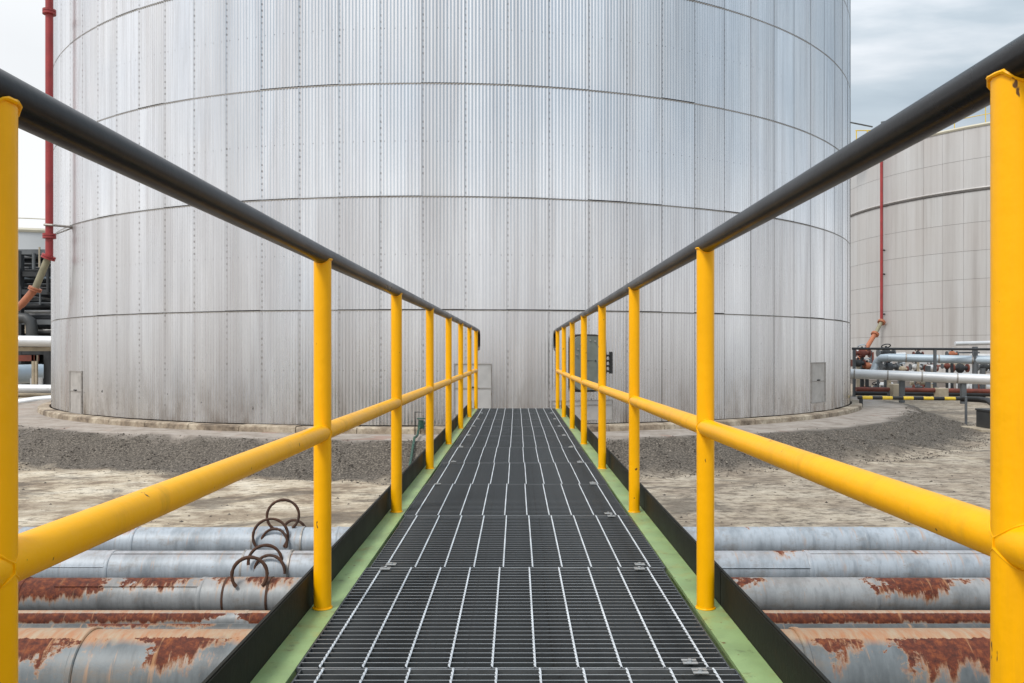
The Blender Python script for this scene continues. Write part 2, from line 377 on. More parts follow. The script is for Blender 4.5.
def arcwall(R, z0, z1, a0, a1, n, mb=None, thick=None):
    mb = mb or MB(); vs = []; fs = []
    prof = [(R, z0), (R, z1)] if thick is None else [(R, z0), (R, z1), (R-thick, z1), (R-thick, z0)]
    q = len(prof)
    for i in range(n+1):
        a = a0+(a1-a0)*i/n
        for r, z in prof: vs.append((TX+r*math.sin(a), TY-r*math.cos(a), z))
    for i in range(n):
        for j in range(q if thick is not None else q-1):
            fs.append((i*q+j, (i+1)*q+j, (i+1)*q+(j+1)%q, i*q+(j+1)%q))
    if thick is not None: fs.append((0,1,2,3)); fs.append(tuple(n*q+j for j in (3,2,1,0)))
    return mb.add(vs, fs)
arcwall(R1-.035, PADZ-.05, 14.0, 0, 2*PI, 180).build('shell', M['shell'], tank, True)
bm_ = arcwall(R1-.002, .62, 14.0, seam0+25*DA, seam0+(93-24)*DA, 100); o = bm_.build('rear_cladding', M['silver'], tank, True)
rf = MB(); vs = [(TX, TY, 15.1)]; fs = []
for k in range(120): a = 2*PI*k/120; vs.append((TX+13.15*math.sin(a), TY-13.15*math.cos(a), 14.02))
for k in range(120): fs.append((0, 1+k, 1+(k+1) % 120))
rf.add(vs, fs).build('roof', M['pale'], tank, True)
# flashing strip at every lap between courses
for z in LV[1:6]:
    arcwall(R1+.0125, z-.034, z-.016, seam0-24*DA, seam0+25*DA, 200, None, .02).build('lap_flashing', M['trim'], tank, True)
# curb
curb = thing('tank_curb', (TX, TY-13.4, PADZ), 'stained low concrete ring curb round the foot of the big tank', 'curb')
t = NT('stained_curb'); P = t.geo.outputs['Position']
c = t.ramp(t.noise((1,1,1), 1.6, 7, .7, P), [(.35, (.10,.075,.055)), (.48, (.28,.22,.16)), (.62, (.50,.43,.33))]); c = t.mix(t.mr(t.noise((1,1,1), 12, 5, .7, P), .5, .7, 0, .6), c, (.10,.08,.06)); curbmat = t.set(c, .9, 0)
NS = 64
for k in range(NS):
    a0 = 2*PI*k/NS+.0006; a1 = 2*PI*(k+1)/NS-.0006
    mb = MB(); vs = []; fs = []; jt = random.uniform(-.008, .008)
    prof = [(13.36, PADZ-.1), (13.34, PADZ+.10+jt), (13.31, PADZ+.125+jt), (13.06, PADZ+.13+jt), (13.05, PADZ-.1)]
    for i in range(7):
        a = a0+(a1-a0)*i/6
        for r, z in prof: vs.append((TX+r*math.sin(a), TY-r*math.cos(a), z))
    for i in range(6):
        for j in range(4): fs.append((i*5+j, (i+1)*5+j, (i+1)*5+j+1, i*5+j+1))
    fs.append((0,1,2,3,4)); fs.append((34,33,32,31,30))
    mb.add(vs, fs).build('curb_segment', curbmat, curb)

# things fixed to the tank wall: local frame (t across, n outwards)
def wallbox(mb, px0, px1, y0, y1, r0, r1):
    X0, d0, a0 = surf(px0); X1, d1, a1 = surf(px1); dm = (d0+d1)/2; z0, z1 = PZ(y1, dm), PZ(y0, dm)
    n = 4; vs = []; fs = []
    for i in range(n+1):
        a = a0+(a1-a0)*i/n
        for r, z in ((r0, z0), (r1, z0), (r1, z1), (r0, z1)): vs.append((TX+r*math.sin(a), TY-r*math.cos(a), z))
    for i in range(n):
        for j in range(4): fs.append((i*4+j, (i+1)*4+j, (i+1)*4+(j+1)%4, i*4+(j+1)%4))
    fs.append((0,3,2,1)); fs.append((n*4, n*4+1, n*4+2, n*4+3)); mb.add(vs, fs); return mb
pm = paint('access_panel_metal', (.50, .48, .46), .5, .45, .2, 5, .4, (.28,.24,.2))
pm2 = paint('bright_panel_metal', (.50, .49, .48), .5, .4, .12, 5, .3, (.4,.36,.32))
def access_panel(x0, x1, ya, ym, yb, m, fr=.8):
    p = wallbox(MB(), x0, x1, ya, yb, R1+.005, R1+.018).build('access_panel', m, tank)
    f = MB()
    for a, b, c_, d in ((x0-fr, x1+fr, ya-fr, ya+.3), (x0-fr, x1+fr, ym-.4, ym+.5), (x0-fr, x1+fr, yb-.3, yb+fr)): wallbox(f, a, b, c_, d, R1+.002, R1+.032)
    for a, b in ((x0-fr, x0+.15), (x1-.15, x1+fr)): wallbox(f, a, b, ya, yb, R1+.002, R1+.030)
    f.build('frame', M['trim'], p)
    h = wallbox(MB(), (x0+x1)/2-1, (x0+x1)/2+1, ym-1.6, ym-.5, R1+.018, R1+.05).build('latch', M['black'], p)
access_panel(71, 82, 371.5, 391, 413, pm)
access_panel(811, 824, 363, 381, 402, pm)
access_panel(455, 491, 364, 388, 414, pm2, .6)
access_panel(552, 612, 400.5, 405, 420, pm, .6)
# manway on the right of the walkway
X, d, a = surf(586); rz = a
Rm = Matrix.Rotation(a, 4, 'Z')
def loc3(t_, n_, z): return Vector((X, d, 0)) + Rm @ Vector((t_, -n_, 0)) + Vector((0, 0, z))
def obround(mb, w_, h_, zc, n0, n1, tc_=0):
    prof = []; hw = w_/2; rc = hw*.52
    for cx_, cy_, q0 in ((hw-rc, h_/2-rc, 0), (-hw+rc, h_/2-rc, PI/2), (-hw+rc, -h_/2+rc, PI), (hw-rc, -h_/2+rc, 1.5*PI)):
        for i in range(6): q = q0+PI/2*i/5; prof.append((cx_+rc*math.cos(q), cy_+rc*math.sin(q)))
    vs = [loc3(tc_+x, n0, zc+z) for x, z in prof]+[loc3(tc_+x, n1, zc+z) for x, z in prof]; n = len(prof)
    fs = [tuple(range(n)), tuple(range(2*n-1, n-1, -1))]+[(i, n+i, n+(i+1)%n, (i+1)%n) for i in range(n)]
    return mb.add(vs, fs)
zc = PZ(363, d)
man = obround(MB(), .70, 1.14, zc, .0, .20).build('manway', M['manhole'], tank)
obround(MB(), .78, 1.22, zc, .0, .03).build('flashing', M['shell'], man)
obround(MB(), .68, 1.12, zc, .205, .235).build('cover', paint('manway_cover_paint', (.17,.19,.165), .5, 0, .25, 4, .4, (.06,.06,.05)), man)
for i in range(16):
    q = 2*PI*i/16; tt, zz = .29*math.cos(q), (.30*math.sin(q) if True else 0)+(.18 if math.sin(q) > 0 else -.18)
    p = loc3(tt, .23, zc+zz); MB().tube([p, loc3(tt, .265, zc+zz)], .018, 6).build('bolt', M['trim'], man)
hg = MB()
for zz in (-.17, -.06, .05, .16): hg.tube([loc3(.34, .16, zc+zz), loc3(.50, .16, zc+zz)], .024, 6)
hg.tube([loc3(.38, .16, zc-.22), loc3(.38, .16, zc+.22)], .02, 6); hg.tube([loc3(.50, .16, zc-.22), loc3(.50, .16, zc+.24)], .035, 6)
hg.build('hinge_bracket', M['black'], man)
MB().tube([loc3(-.12, .24, zc+.05), loc3(-.12, .31, zc+.05), loc3(.12, .31, zc+.05), loc3(.12, .24, zc+.05)], .014, 6).build('handle', M['black'], man)
# small green drain valve left of the walkway
X2_, d2_, a2_ = surf(420); dv = d2_-.55; vb = Vector((PX(421, dv), dv, 0))
gz = ground_z(vb.x, vb.y)[0]
vt = thing('drain_valve', (vb.x, vb.y, gz), 'small green drain valve in a wire frame at the tank curb, left of the walkway', 'valve')
zv = PZ(425, dv)
MB().tube([(vb.x, d2_+.0, zv), (vb.x, vb.y, zv)], .035, 10).build('inlet_pipe', M['valvegreen'], vt, True)
_p = [(vb.x, vb.y, zv), (vb.x-.03, vb.y-.25, zv-.10)]
for q in range(1, 9):
    dq = vb.y-.25-q*.33; xq = PX(419-q*1.5, dq); _p.append((xq, dq, ground_z(xq, dq)[0]+.075))
MB().tube(_p, .024, 8).build('drain_pipe', M['valvegreen'], vt, True)
MB().tube([(vb.x, vb.y, zv-.07), (vb.x, vb.y, zv+.10)], [.07, .05], 10).build('valve_body', M['valvegreen'], vt, True)
MB().torus((vb.x, vb.y, zv+.13), (0,0,1), .075, .011, 16, 6).build('handwheel', M['valvegreen'], vt, True)
MB().tube([(vb.x-.12, vb.y, gz), (vb.x-.12, vb.y, PZ(412, dv)), (vb.x+.13, vb.y, PZ(412, dv)), (vb.x+.13, vb.y, gz)], .012, 6).build('wire_frame', M['black'], vt)

# ------------------------------------------------------------------ riser pipe at the left of the tank
def flange(c, axis, r, t_, m, parent):
    c = Vector(c); ax = Vector(axis).normalized()
    for a, b in ((-t_, -.006), (.006, t_)): MB().tube([c+ax*a, c+ax*b], r, 16).build('flange', m, parent, True)
dr = 20.9
def P3(x, y, d_=None): d_ = d_ or dr; return Vector((PX(x, d_), d_, PZ(y, d_)))
ris = thing('riser_pipe', (P3(49.5, 405).x, dr, ground_z(P3(49.5, 405).x, dr)[0]), 'red riser pipe with flanges running up the left edge of the big tank', 'pipe', 'red foam riser pipes')
MB().tube([P3(49.3, 256), P3(49.3, -110)], .090, 16).build('pipe_run', M['red'], ris, True)
for y in (12, 236): flange(P3(49.3, y), (0,0,1), .155, .06, M['red'], ris)
pa, pb, pc, pd = P3(48.5, 257), P3(35, 289), P3(22, 304), P3(8, 314)
flange(pa, pb-pa, .165, .05, M['red'], ris)
MB().tube([pa, pb], .082, 16).build('joint_pipe', M['olive'], ris, True)
flange(pb, pb-pa, .155, .04, M['orange'], ris)
MB().tube([pb, pb+(pc-pb)*.6, pc, pd, P3(-6, 322), P3(-14, 340), P3(-16, 414)], .088, 16).build('elbow_pipe', M['orange'], ris, True)
bq = P3(44, 224.5, dr-.1); sX, sD, sA = surf(72)
br = MB().tube([bq, P3(52, 225, dr-.1), (sX, sD-.02, PZ(227, sD))], .03, 8); br.tube([P3(53, 235), (sX, sD, PZ(228, sD))], .02, 6)
br.build('bracket', M['trim'], ris)

# ------------------------------------------------------------------ walkway
DZ = CZ-.807
wk = thing('walkway', (0, 6, DZ), 'straight steel walkway decked with dark grating between green side channels', 'walkway')
PITCH = 1.008
def green_ch(s):
    # channel: top flange, web and lower flange
    x0, x1 = .566, .652
    mb = MB(); a, b = (x0, x1) if s > 0 else (-x1, -x0)
    mb.box((a, -.4, DZ-.012), (b, 12.32, DZ)); wx = (b-.008, b) if s > 0 else (a, a+.008)
    mb.box((wx[0], -.4, DZ-.20), (wx[1], 12.32, DZ-.0122)); mb.box((a, -.4, DZ-.212), (b, 12.32, DZ-.2002)); return mb
for s in (-1, 1): green_ch(s).build('side_channel', M['green'], wk)
posts = [.98, 2.66, 4.27, 5.87, 7.45, 9.0, 10.6, 12.22]
for s in (-1, 1):
    ys = [-.4]+[p+.03 for p in posts[:-1]]+[12.32]
    for i in range(len(ys)-1):
        mb = MB(); x0 = .6532; a, b = (x0, x0+.006) if s > 0 else (-x0-.006, -x0)
        mb.box((a, ys[i]+.004, DZ-.03), (b, ys[i+1]-.004, DZ+.107)); mb.build('toe_board', M['toe'], wk)
    MB().box((s*.655-.004+(.006*s), -.4, DZ+.1072), (s*.655+.004+(.006*s), 12.32, DZ+.111)).build('toe_board_lip', M['toe'], wk)
bar_me = MB().box((-.552, -.0022, -.03), (.552, .0022, 0)).build('bearing_bar', M['bar'], None, False, True)
edge_me = MB().box((-.552, -.0025, -.03), (.552, .0022, .0004)).build('end_bar', M['endbar'], None, False, True)
for me_, q_ in ((bar_me, 1), (edge_me, 1)):
    me_.materials.append(M['bartop']); me_.polygons[1].material_index = 1
rm = MB(); NTW = 40
vs = []; fs = []
for i in range(NTW*2+1):        # twisted square rod
    y = -.5+i/(NTW*2)*1.0; a = i*PI/4
    for k in range(4): vs.append((.0036*math.cos(a+k*PI/2), y, .0036*math.sin(a+k*PI/2)-.001))
for i in range(NTW*2):
    for k in range(4): fs.append((i*4+k, i*4+(k+1)%4, i*4+4+(k+1)%4, i*4+4+k))
rod_me = rm.add(vs, fs).build('cross_rod', M['rod'], None, False, True)
cl = MB().box((-.016, -.016, .003), (.022, -.004, .005)).box((-.016, .004, .003), (.022, .016, .005)).tube([(.003, 0, .001), (.003, 0, .010)], .006, 6)
clip_me = cl.build('clip', M['clip'], None, False, True)
offs = [.0, .004, -.008, .005, -.004, .004, -.002, .003, .005, .003, .004, .002, 0]
for k in range(12):
    y0 = .135+PITCH*k; off = offs[k]; L_ = PITCH-.0035
    pan = bpy.data.objects.new('grating_panel', None); COL.objects.link(pan); pan.parent = wk
    pan.location = (off, y0+L_/2-6, random.uniform(-.0015, .0015)); 
    for q in (-.554, .554):
        me = MB().box((q-.002, -L_/2, -.03), (q+.002, L_/2, 0)).build('side_bar', M['bar'], None, False, True); inst(me, 'side_bar', pan, (0, 0, 0))
    nb = 28
    ypos = [-L_/2+.0022+(L_-.0044)*i/nb for i in range(nb+1)]
    inst(edge_me, 'end_bar', pan, (0, ypos[0], .0)); inst(edge_me, 'end_bar', pan, (0, ypos[-1], 0))
    if k < 7:
        for y in ypos[1:-1]: inst(bar_me, 'bearing_bar', pan, (0, y, 0))
    else:
        mb = MB()
        for y in ypos[1:-1]: mb.box((-.552, y-.0022, -.03), (.552, y+.0022, 0))
        o = mb.build('bearing_bar', M['bar'], pan); 
        for v in o.data.vertices: v.co += wloc(pan)
        o.data.materials.append(M['bartop'])
        for q, pg in enumerate(o.data.polygons): pg.material_index = 1 if q % 6 == 1 else 0
        o['kind'] = 'stuff'
    for j in range(10):
        o = inst(rod_me, 'cross_rod', pan, (-.498+.1107*j, 0, .0015)); o.scale = (1, L_, 1)
    for sx_, sy in ((-1, 1), (1, 1), (-1, -1), (1, -1)):
        if sx_ < 0 and random.random() < .45: continue
        if sx_ > 0: inst(clip_me, 'clip', pan, (.462+random.uniform(-.01, .01), sy*(L_/2-.03), .002))
        else: inst(clip_me, 'clip', pan, (-.475+random.uniform(-.01, .01), sy*(L_/2-.03), .002))
# cross members and legs below
for y in [.135+PITCH*k for k in range(0, 13)]:
    MB().box((-.64, y-.03, DZ-.11), (.64, y+.02, DZ-.045)).build('cross_member', M['green'], wk)
for y in (2.6, 5.12, 9.5, 12.1):
    for s in (-1, 1):
        x = s*.6; lg = MB().box((x-.04, y-.04, .02), (x+.04, y+.04, DZ-.2125)).build('support_leg', M['green'], wk)
        MB().box((x-.1, y-.1, -.03), (x+.1, y+.1, .02)).build('base_plate', M['trim'], lg)
for k in range(4):                                                    # steps down at the far end
    z = DZ-.2*(k+1); MB().box((-.55, 12.36+.27*k, z-.03), (.55, 12.36+.27*k+.25, z)).build('stair_tread', M['bar'], wk)
for s in (-1, 1):
    MB().box((0,0,0),(1,1,1)); mb = MB(); x0, x1 = sorted((s*.556, s*.57)); zt = DZ
    mb.add([(x0,12.33,DZ-.2),(x1,12.33,DZ-.2),(x1,12.33,DZ+.0),(x0,12.33,DZ+.0),(x0,13.5,DZ-.95),(x1,13.5,DZ-.95),(x1,13.5,DZ-.78),(x0,13.5,DZ-.78)],
           [(0,1,2,3),(7,6,5,4),(0,4,5,1),(3,2,6,7),(0,3,7,4),(1,5,6,2)]); mb.build('stair_stringer', M['green'], wk)

# ------------------------------------------------------------------ guardrails
def rail(s, xs, name_label, z_top, z_mid, y0):
    g_ = thing('guardrail', (xs(6), 6, DZ), name_label, 'railing', 'guardrails of the walkway')
    r = .0275
    def top(y): return CZ+z_top(y)
    def mid(y): return CZ+z_mid(y)
    mb = MB().tube([(xs(-1.5), -1.5, top(-1.5)), (xs(2.6), 2.6, top(2.6)), (xs(6), 6, top(6)), (xs(12.24), 12.24, top(12.24))], r, 28)
    mb.build('handrail', M['handrail'], g_, True)
    xe = xs(12.24); zt_ = top(12.24)
    MB().tube([(xe, 12.23, zt_), (xe, 13.0, zt_), (xe, 13.12, zt_-.05), (xe, 13.14, zt_-.14), (xe, 13.12, zt_-.24), (xe, 13.0, zt_-.28), (xe, 12.24, zt_-.28)], r*.9, 14).build('rail_end_loop', M['handrail'], g_, True)
    ys = [-1.2]+([y0]+posts[1:])
    mb = MB().tube([(xs(y), y, mid(y)) for y in ys], r, 28); mb.build('mid_rail', M['yellow'], g_, True)
    for i, y in enumerate([y0]+posts[1:]):
        x = xs(y); zt = top(y)
        po = MB(); n = 28; vs = []; fs = []; T = 14
        # post top coped round the rail
        for j in range(T+1):
            for k in range(n):
                a = 2*PI*k/n; cx_, sy_ = r*math.cos(a), r*math.sin(a); ztop = zt-max(math.sqrt(max(r*r-cx_*cx_, 0))*.995, r*.45)
                vs.append((x+cx_, y+sy_, DZ+.001+(ztop-DZ)*j/T))
        for j in range(T):
            for k in range(n): fs.append((j*n+k, j*n+(k+1)%n, (j+1)*n+(k+1)%n, (j+1)*n+k))
        p = po.add(vs, fs).build('post', M['yellow'], g_, True)
        w1 = MB(); pts = []                              # weld bead at the saddle
        for k in range(33):
            a = 2*PI*k/32; cx_, sy_ = (r+.0015)*math.cos(a), (r+.0015)*math.sin(a); pts.append((x+cx_, y+sy_, zt-max(math.sqrt(max(r*r-min(cx_*cx_, r*r), 0))*.98, r*.45)+random.uniform(-.0006, .0006)))
        w1.tube(pts, [random.uniform(.0018, .0036) for _ in pts], 6, False).build('top_weld', M['yellow'], p, True)
        MB().torus((x, y, DZ+.002), (0,0,1), r+.001, .0035, 28, 6, wob=.25).build('base_weld', M['yellow'], p, True)
        for q in (-1, 1):
            w2 = MB(); pts = []
            for k in range(29):
                a = 2*PI*k/28; cx_, zz = (r+.001)*math.cos(a), (r+.001)*math.sin(a); pts.append((x+cx_, y+q*math.sqrt(max(r*r-min(cx_*cx_, r*r), 0))*1.0, mid(y)+zz))
            w2.tube(pts, [random.uniform(.0006, .0018) for _ in pts], 6, False).build('rail_weld', M['yellow'], p, True)
    return g_
lerp = lambda a, b, t: a+(b-a)*t
rail(-1, lambda y: -(.614-.0026*max(0, y-2.66)), 'left guardrail, yellow posts under a black handrail, riser pipe beyond its nearest post', lambda y: .306+.035*max(0, y-2)/10, lambda y: -.252, .982)
rail(1, lambda y: .598, 'right guardrail, yellow posts under a black handrail, tank manway seen through its far posts', lambda y: .345-.008*y/12, lambda y: -(.222+.040*min(1, y/8)), 1.005)

# ------------------------------------------------------------------ foreground pipes across the yard
def smooth_stops(wins, x0, x1, base):
    # piecewise curve along the pipe as ramp stops
    pts = [(x0, base)]
    for a, b, v in wins: pts += [(a-.06, base), (a+.06, v), (b-.12, v*.92), (b+.1, base)]
    pts.append((x1, base)); return [((p-x0)/(x1-x0), v) for p, v in pts]
def pipe_mat(name, base, dark, r, wins, bias=0, wash=0, crown=0):
    t = NT(name); sp = t.n('SeparateXYZ'); t.l(t.tc.outputs['Object'], sp.inputs[0]); X0, X1 = -6.5, 6.5
    zn = t.ma('DIVIDE', sp.outputs[2], r)
    xj = t.ma('ADD', sp.outputs[0], t.mr(t.noise((1.5,2,2), 3.5, 6, .7), .25, .75, -.22, .22)); xr = t.mr(xj, X0, X1)
    win = t.ramp(xr, smooth_stops(wins, X0, X1, 0.0))
    n1 = t.noise((2.2, 1, .9), 2.4, 7, .66); n2 = t.noise((5, 1, 1), 6, 5, .7); n3 = t.noise((1,1,1), 26, 4, .7); n4 = t.noise((9,2,1.4), 3.0, 5, .6); st = t.noise((6,3,.6), 5, 5, .6)
    c = t.ramp(n1, [(.3, dark), (.52, base), (.75, tuple(min(1, q*1.18) for q in base))])
    c = t.mix(t.mr(st, .5, .70, 0, .5), c, tuple(q*.55 for q in base)); c = t.mix(t.mr(t.noise((.7,1,1), 3.1, 8, .72), .52, .62, 0, .55), c, (.20,.165,.13)); c = t.mix(t.mr(n3, .62, .72, 0, .55), c, (.24,.17,.12))
    # m: how far the rust reaches round the pipe from its crown
    lvl = t.ma('ADD', zn, t.ma('ADD', t.mr(n1, .2, .8, -.55, .55), t.ma('ADD', t.mr(n2, .2, .8, -.26, .26), t.mr(n4, .25, .75, -.22, .22))))
    lvl = t.ma('ADD', lvl, win); lvl = t.ma('ADD', lvl, bias-1.62)
    if crown: lvl = t.ma('SUBTRACT', lvl, t.mr(t.ma('ADD', zn, t.mr(n2, .3, .7, -.02, .02)), crown, crown+.03, 0, 1.6))
    if wash:
        ws = t.ma('MULTIPLY', t.mr(t.ma('ADD', zn, t.mr(n1, .3, .7, -.05, .05)), .82 if crown else .6, .93 if crown else .85), wash); c = t.mix(ws, c, t.mix(t.mr(n2, .35, .65), (.42,.17,.06), (.42,.31,.20)))
    halo = t.mr(lvl, -.26, .04); c = t.mix(t.ma('MULTIPLY', halo, .8), c, t.ramp(n3, [(.35, (.30,.10,.025)), (.5, (.46,.21,.07)), (.65, (.38,.31,.22))]))
    rust = t.mr(lvl, -.08, .10); rc = t.mix(t.mr(n1, .35, .65), t.ramp(n3, [(.3, (.035,.010,.007)), (.5, (.10,.022,.011)), (.72, (.24,.062,.020))]), t.ramp(n3, [(.3, (.045,.011,.006)), (.5, (.12,.026,.010)), (.72, (.26,.075,.020))]))
    c = t.mix(rust, c, rc)
    drip = t.mr(t.noise((14,1,1.2), 1.5, 4, .7), .58, .66, 0, .6); c = t.mix(t.ma('MULTIPLY', drip, t.mr(zn, -.2, .5)), c, (.46,.25,.12))
    hb = t.ma('ADD', t.ma('MULTIPLY', rust, .8), t.ma('MULTIPLY', n3, .6)); t.bump(hb, .35, .006)
    ro = t.mr(rust, 0, 1, .50, .85); return t.set(c, ro, t.mr(rust, 0, 1, .08, 0))
S = 1.35
BL = (.37,.41,.455); BD = (.22,.25,.28); GR = (.29,.305,.315); GD = (.16,.168,.172)
# depth, radius, height of axis below the eye, label, material args, joints in image x, sleeves
defs = [
 (7.82, .1485, 1.7685, 'farthest blue grey pipe of the bank passing under the walkway', (BL, BD, [(-3.7, -3.4, .75), (.95, 1.25, .7), (-1.95, -1.6, .8), (2.0, 2.2, .75)], -.15, 0), [137, 862, 338]),
 (6.885, .1485, 1.7685, 'second farthest pipe, blue grey jacket with a long pale lap seam', (BL, BD, [(-1.6, -1.35, .7), (2.0, 2.35, .80), (3.0, 3.4, .7)], -.12, .15), [113, 806, 987]),
 (6.156, .135, 1.782, 'grey pipe with dark rust patches on top, third from the far side', (GR, GD, [(-3.75, -2.97, 1.45), (-2.95, -2.3, .98), (-2.2, -1.2, .6), (1.3, 1.72, 1.25), (2.60, 3.22, 1.30), (3.22, 4.4, .5)], 0, .10), [26, 204, 870]),
 (5.83, .065, 1.852, 'thin rust streaked pipe lying between the two bigger rusty ones', (GR, GD, [(-3.6, -2.0, 1.62), (-1.9, -1.3, 1.55), (1.1, 5, 1.62)], .08, .8, .86), [246, 700]),
 (5.655, .047, 1.870, 'thinnest dull grey pipe beside the thin rusty one', ((.085,.09,.09), (.05,.052,.052), [(-3, -2, .9)], -.1, 0), [330, 900]),
 (4.42, .2295, 1.6875, 'nearest and thickest pipe, rusty orange along its crown', ((.150,.168,.178), (.075,.085,.092), [(-2.9, -2.32, 1.15), (-2.2, -2.02, .6), (-1.98, -1.42, .98), (-1.4, -.7, .8), (.85, 1.35, .8), (1.55, 1.86, .85), (1.95, 3.4, 1.18)], .0, .9, .925), [89, 798]),
]
ring_mat = M['rustbar']
for i, (d, r, h, lab, ma_, joints) in enumerate(defs):
    pt = thing('pipe', (0, d, CZ-h), lab, 'pipe', 'bank of pipes under the walkway')
    m = pipe_mat('rusty_pipe_paint', ma_[0], ma_[1], r, *ma_[2:])
    xs_ = sorted([PX(j, d) for j in joints]); xs_ = [-18]+xs_+[18]
    for a, b in zip(xs_[:-1], xs_[1:]):
        k_ = xs_.index(a); rr = r*(1-.022*(k_ % 2))
        MB().tube([(a, d, CZ-h), (b, d, CZ-h)], rr, 40).build('pipe_section', m, pt, True)
    for x in xs_[1:-1]:
        MB().tube([(x-.018, d, CZ-h), (x-.012, d, CZ-h), (x+.012, d, CZ-h), (x+.018, d, CZ-h)], [r*1.002, r*1.025, r*1.025, r*1.002], 40).build('joint_band', m, pt, True)
    if i in (1, 2, 3):
        for a, b, el in ([(xs_[0], PX(113, d), .35), (PX(113, d), PX(340, d), .93), (PX(716, d), PX(806, d), .30), (PX(806, d), 6, .93)] if i == 1 else [(PX(60, d), PX(204, d), .72)] if i == 2 else [(-4, 4, -.1)]):
            q = math.asin(el); yy, zz = d-(r+.002)*math.cos(q), CZ-h+(r+.002)*math.sin(q)
            MB().tube([(a+.01, yy, zz), (b-.01, yy, zz)], .0045, 6).build('lap_seam', m, pt, True)
    # straps and bent bar rings
    def hoop(cx_, cy_, Rp, yend, lean=.0, tilt=0, back=False):
        # centre and radius as seen, the two ends touching the pipe where they are seen to
        yo = 0.0
        if not back:
            for q in range(200):
                yo = -r*q/200
                if 352.9+(h-math.sqrt(r*r-yo*yo))/(d+yo)*F >= yend: break
        else: yo = .07
        dd = d+yo-.01; R_ = Rp/F*dd; opn = math.acos(max(-.2, min(.95, (yend-cy_)/Rp)))
        ax = Vector((math.sin(tilt), -math.cos(tilt), lean)).normalized()
        MB().torus((PX(cx_, dd), dd, PZ(cy_, dd)), ax, R_, .0125, 30, 8, opn, 2*PI-opn, ref=(0, 0, -1), wob=.14).build('bar_ring', ring_mat, pt, True)
    cs = []
    if i == 0:
        hoop(283, 515.5, 15.5, 528, .10, .18); hoop(295, 533, 13, 530, -.05, -.25, True)
        hoop(270.5, 536, 17, 547, .12, .12); hoop(274, 543, 14, 547, .2, -.2); cs = [(256, 304)]
    elif i == 1:
        hoop(265, 561.5, 16, 564, .15, .22); hoop(269.5, 571.5, 16, 573, .1, -.15); cs = [(246, 292)]
    elif i == 2:
        hoop(249.5, 574.5, 17, 586, .1, .15); cs = [(228, 271)]
    for a, b in cs:
        MB().tube([(PX(a, d), d, CZ-h), (PX(b, d), d, CZ-h)], r*1.03, 40).build('clamp_sleeve', m, pt, True)
        for x in (a, b):
            MB().tube([(PX(x, d)-.008, d, CZ-h), (PX(x, d)+.008, d, CZ-h)], r*1.045, 40).build('strap', ring_mat if i == 2 else M['trim'], pt, True)
for k, x in enumerate((-9, -5.4, -1.0, 1.05, 5.6, 9)):
    sl = MB().cbox((x-.09, 4.0, -.05), (x+.09, 8.2, .1815), .01)
    tag(sl.build('pipe_sleeper', M['tan']), ['concrete sleeper under the pipe bank, '+q for q in ('outermost of the three on the left', 'middle one of the three on the left', 'left one of the two nearest the walkway', 'right one of the two nearest the walkway', 'middle one of the three on the right', 'outermost of the three on the right')][k], 'sleeper', 'concrete sleepers under the pipes')

# ------------------------------------------------------------------ second tank, right background
D2 = 57.0; C2X = PX(1045, D2); R2 = 13.0; NC2 = 68
t2 = thing('storage_tank', (C2X, D2, 0), 'distant pinkish grey tank of flat panels behind the right guardrail', 'storage tank', 'round storage tanks')
lv2 = [.35, 1.50, 3.12, 4.74, 6.36, 7.98, 9.60, 11.42, 13.25, 15.1]
A0 = -.55
def panel2(h):
    da = 2*PI/NC2; vs = []; fs = []; 
    for z in (0.008, h-.008):
        for i in range(5):
            a = (i/4-.5)*da*.990; vs.append((R2*math.sin(a), -R2*math.cos(a), z))
    for z in (0.008, h-.008):
        for i in range(5):
            a = (i/4-.5)*da*.990; vs.append(((R2-.03)*math.sin(a), -(R2-.03)*math.cos(a), z))
    for i in range(4): fs += [(i, i+1, 6+i, 5+i)[:2]+(5+i+1, 5+i)]
    for i in range(4): fs += [(5+i, 5+i+1, 15+i+1, 15+i), (i+1, i, 10+i, 10+i+1)]
    fs += [(0, 5, 15, 10), (9, 4, 14, 19)]
    me = bpy.data.meshes.new('cladding_panel'); me.from_pydata(vs, [], fs); me.materials.append(M['clad2']); return me
for i in range(len(lv2)-1):
    me = panel2(lv2[i+1]-lv2[i])
    for k in range(-19, 13):
        o = bpy.data.objects.new('cladding_panel', me); COL.objects.link(o); o.parent = t2
        o.location = (0, 0, lv2[i]); o.rotation_euler = (0, random.uniform(-.001, .001), A0+k*2*PI/NC2)
def cyl(cx, cy, R, z0, z1, n=120, top=True):
    mb = MB(); mb.tube([(cx, cy, z0), (cx, cy, z1)], R, n); return mb
cyl(C2X, D2, R2-.02, 0, 15.05).build('shell', paint('tank2_shell', (.22,.20,.185), .8, .1, .2, 1), t2, True)
g2 = MB().torus((C2X, D2, 11.42), (0,0,1), R2+.02, .042, 120, 8); g2.build('wind_girder', M['clad2dark'], t2, True)
MB().torus((C2X, D2, 11.54), (0,0,1), R2+.03, .055, 120, 8).build('girder_cover', M['clad2'], t2, True)
MB().torus((C2X, D2, 15.12), (0,0,1), R2, .10, 120, 6).build('top_rim', M['cream'], t2, True)
tr = MB()
mb = MB(); vs = [(C2X, D2, 16.3)]; fs = []
for k in range(90): a = 2*PI*k/90; vs.append((C2X+R2*math.sin(a), D2-R2*math.cos(a), 15.08))
for k in range(90): fs.append((0, 1+k, 1+(k+1) % 90))
mb.add(vs, fs).build('roof', M['pale'], t2, True)
gy = MB().torus((C2X, D2, 16.2), (0,0,1), R2-.1, .03, 120, 5); gy.torus((C2X, D2, 15.7), (0,0,1), R2-.1, .022, 120, 5)
gy.build('rim_handrail', M['hazyel'], t2, True)
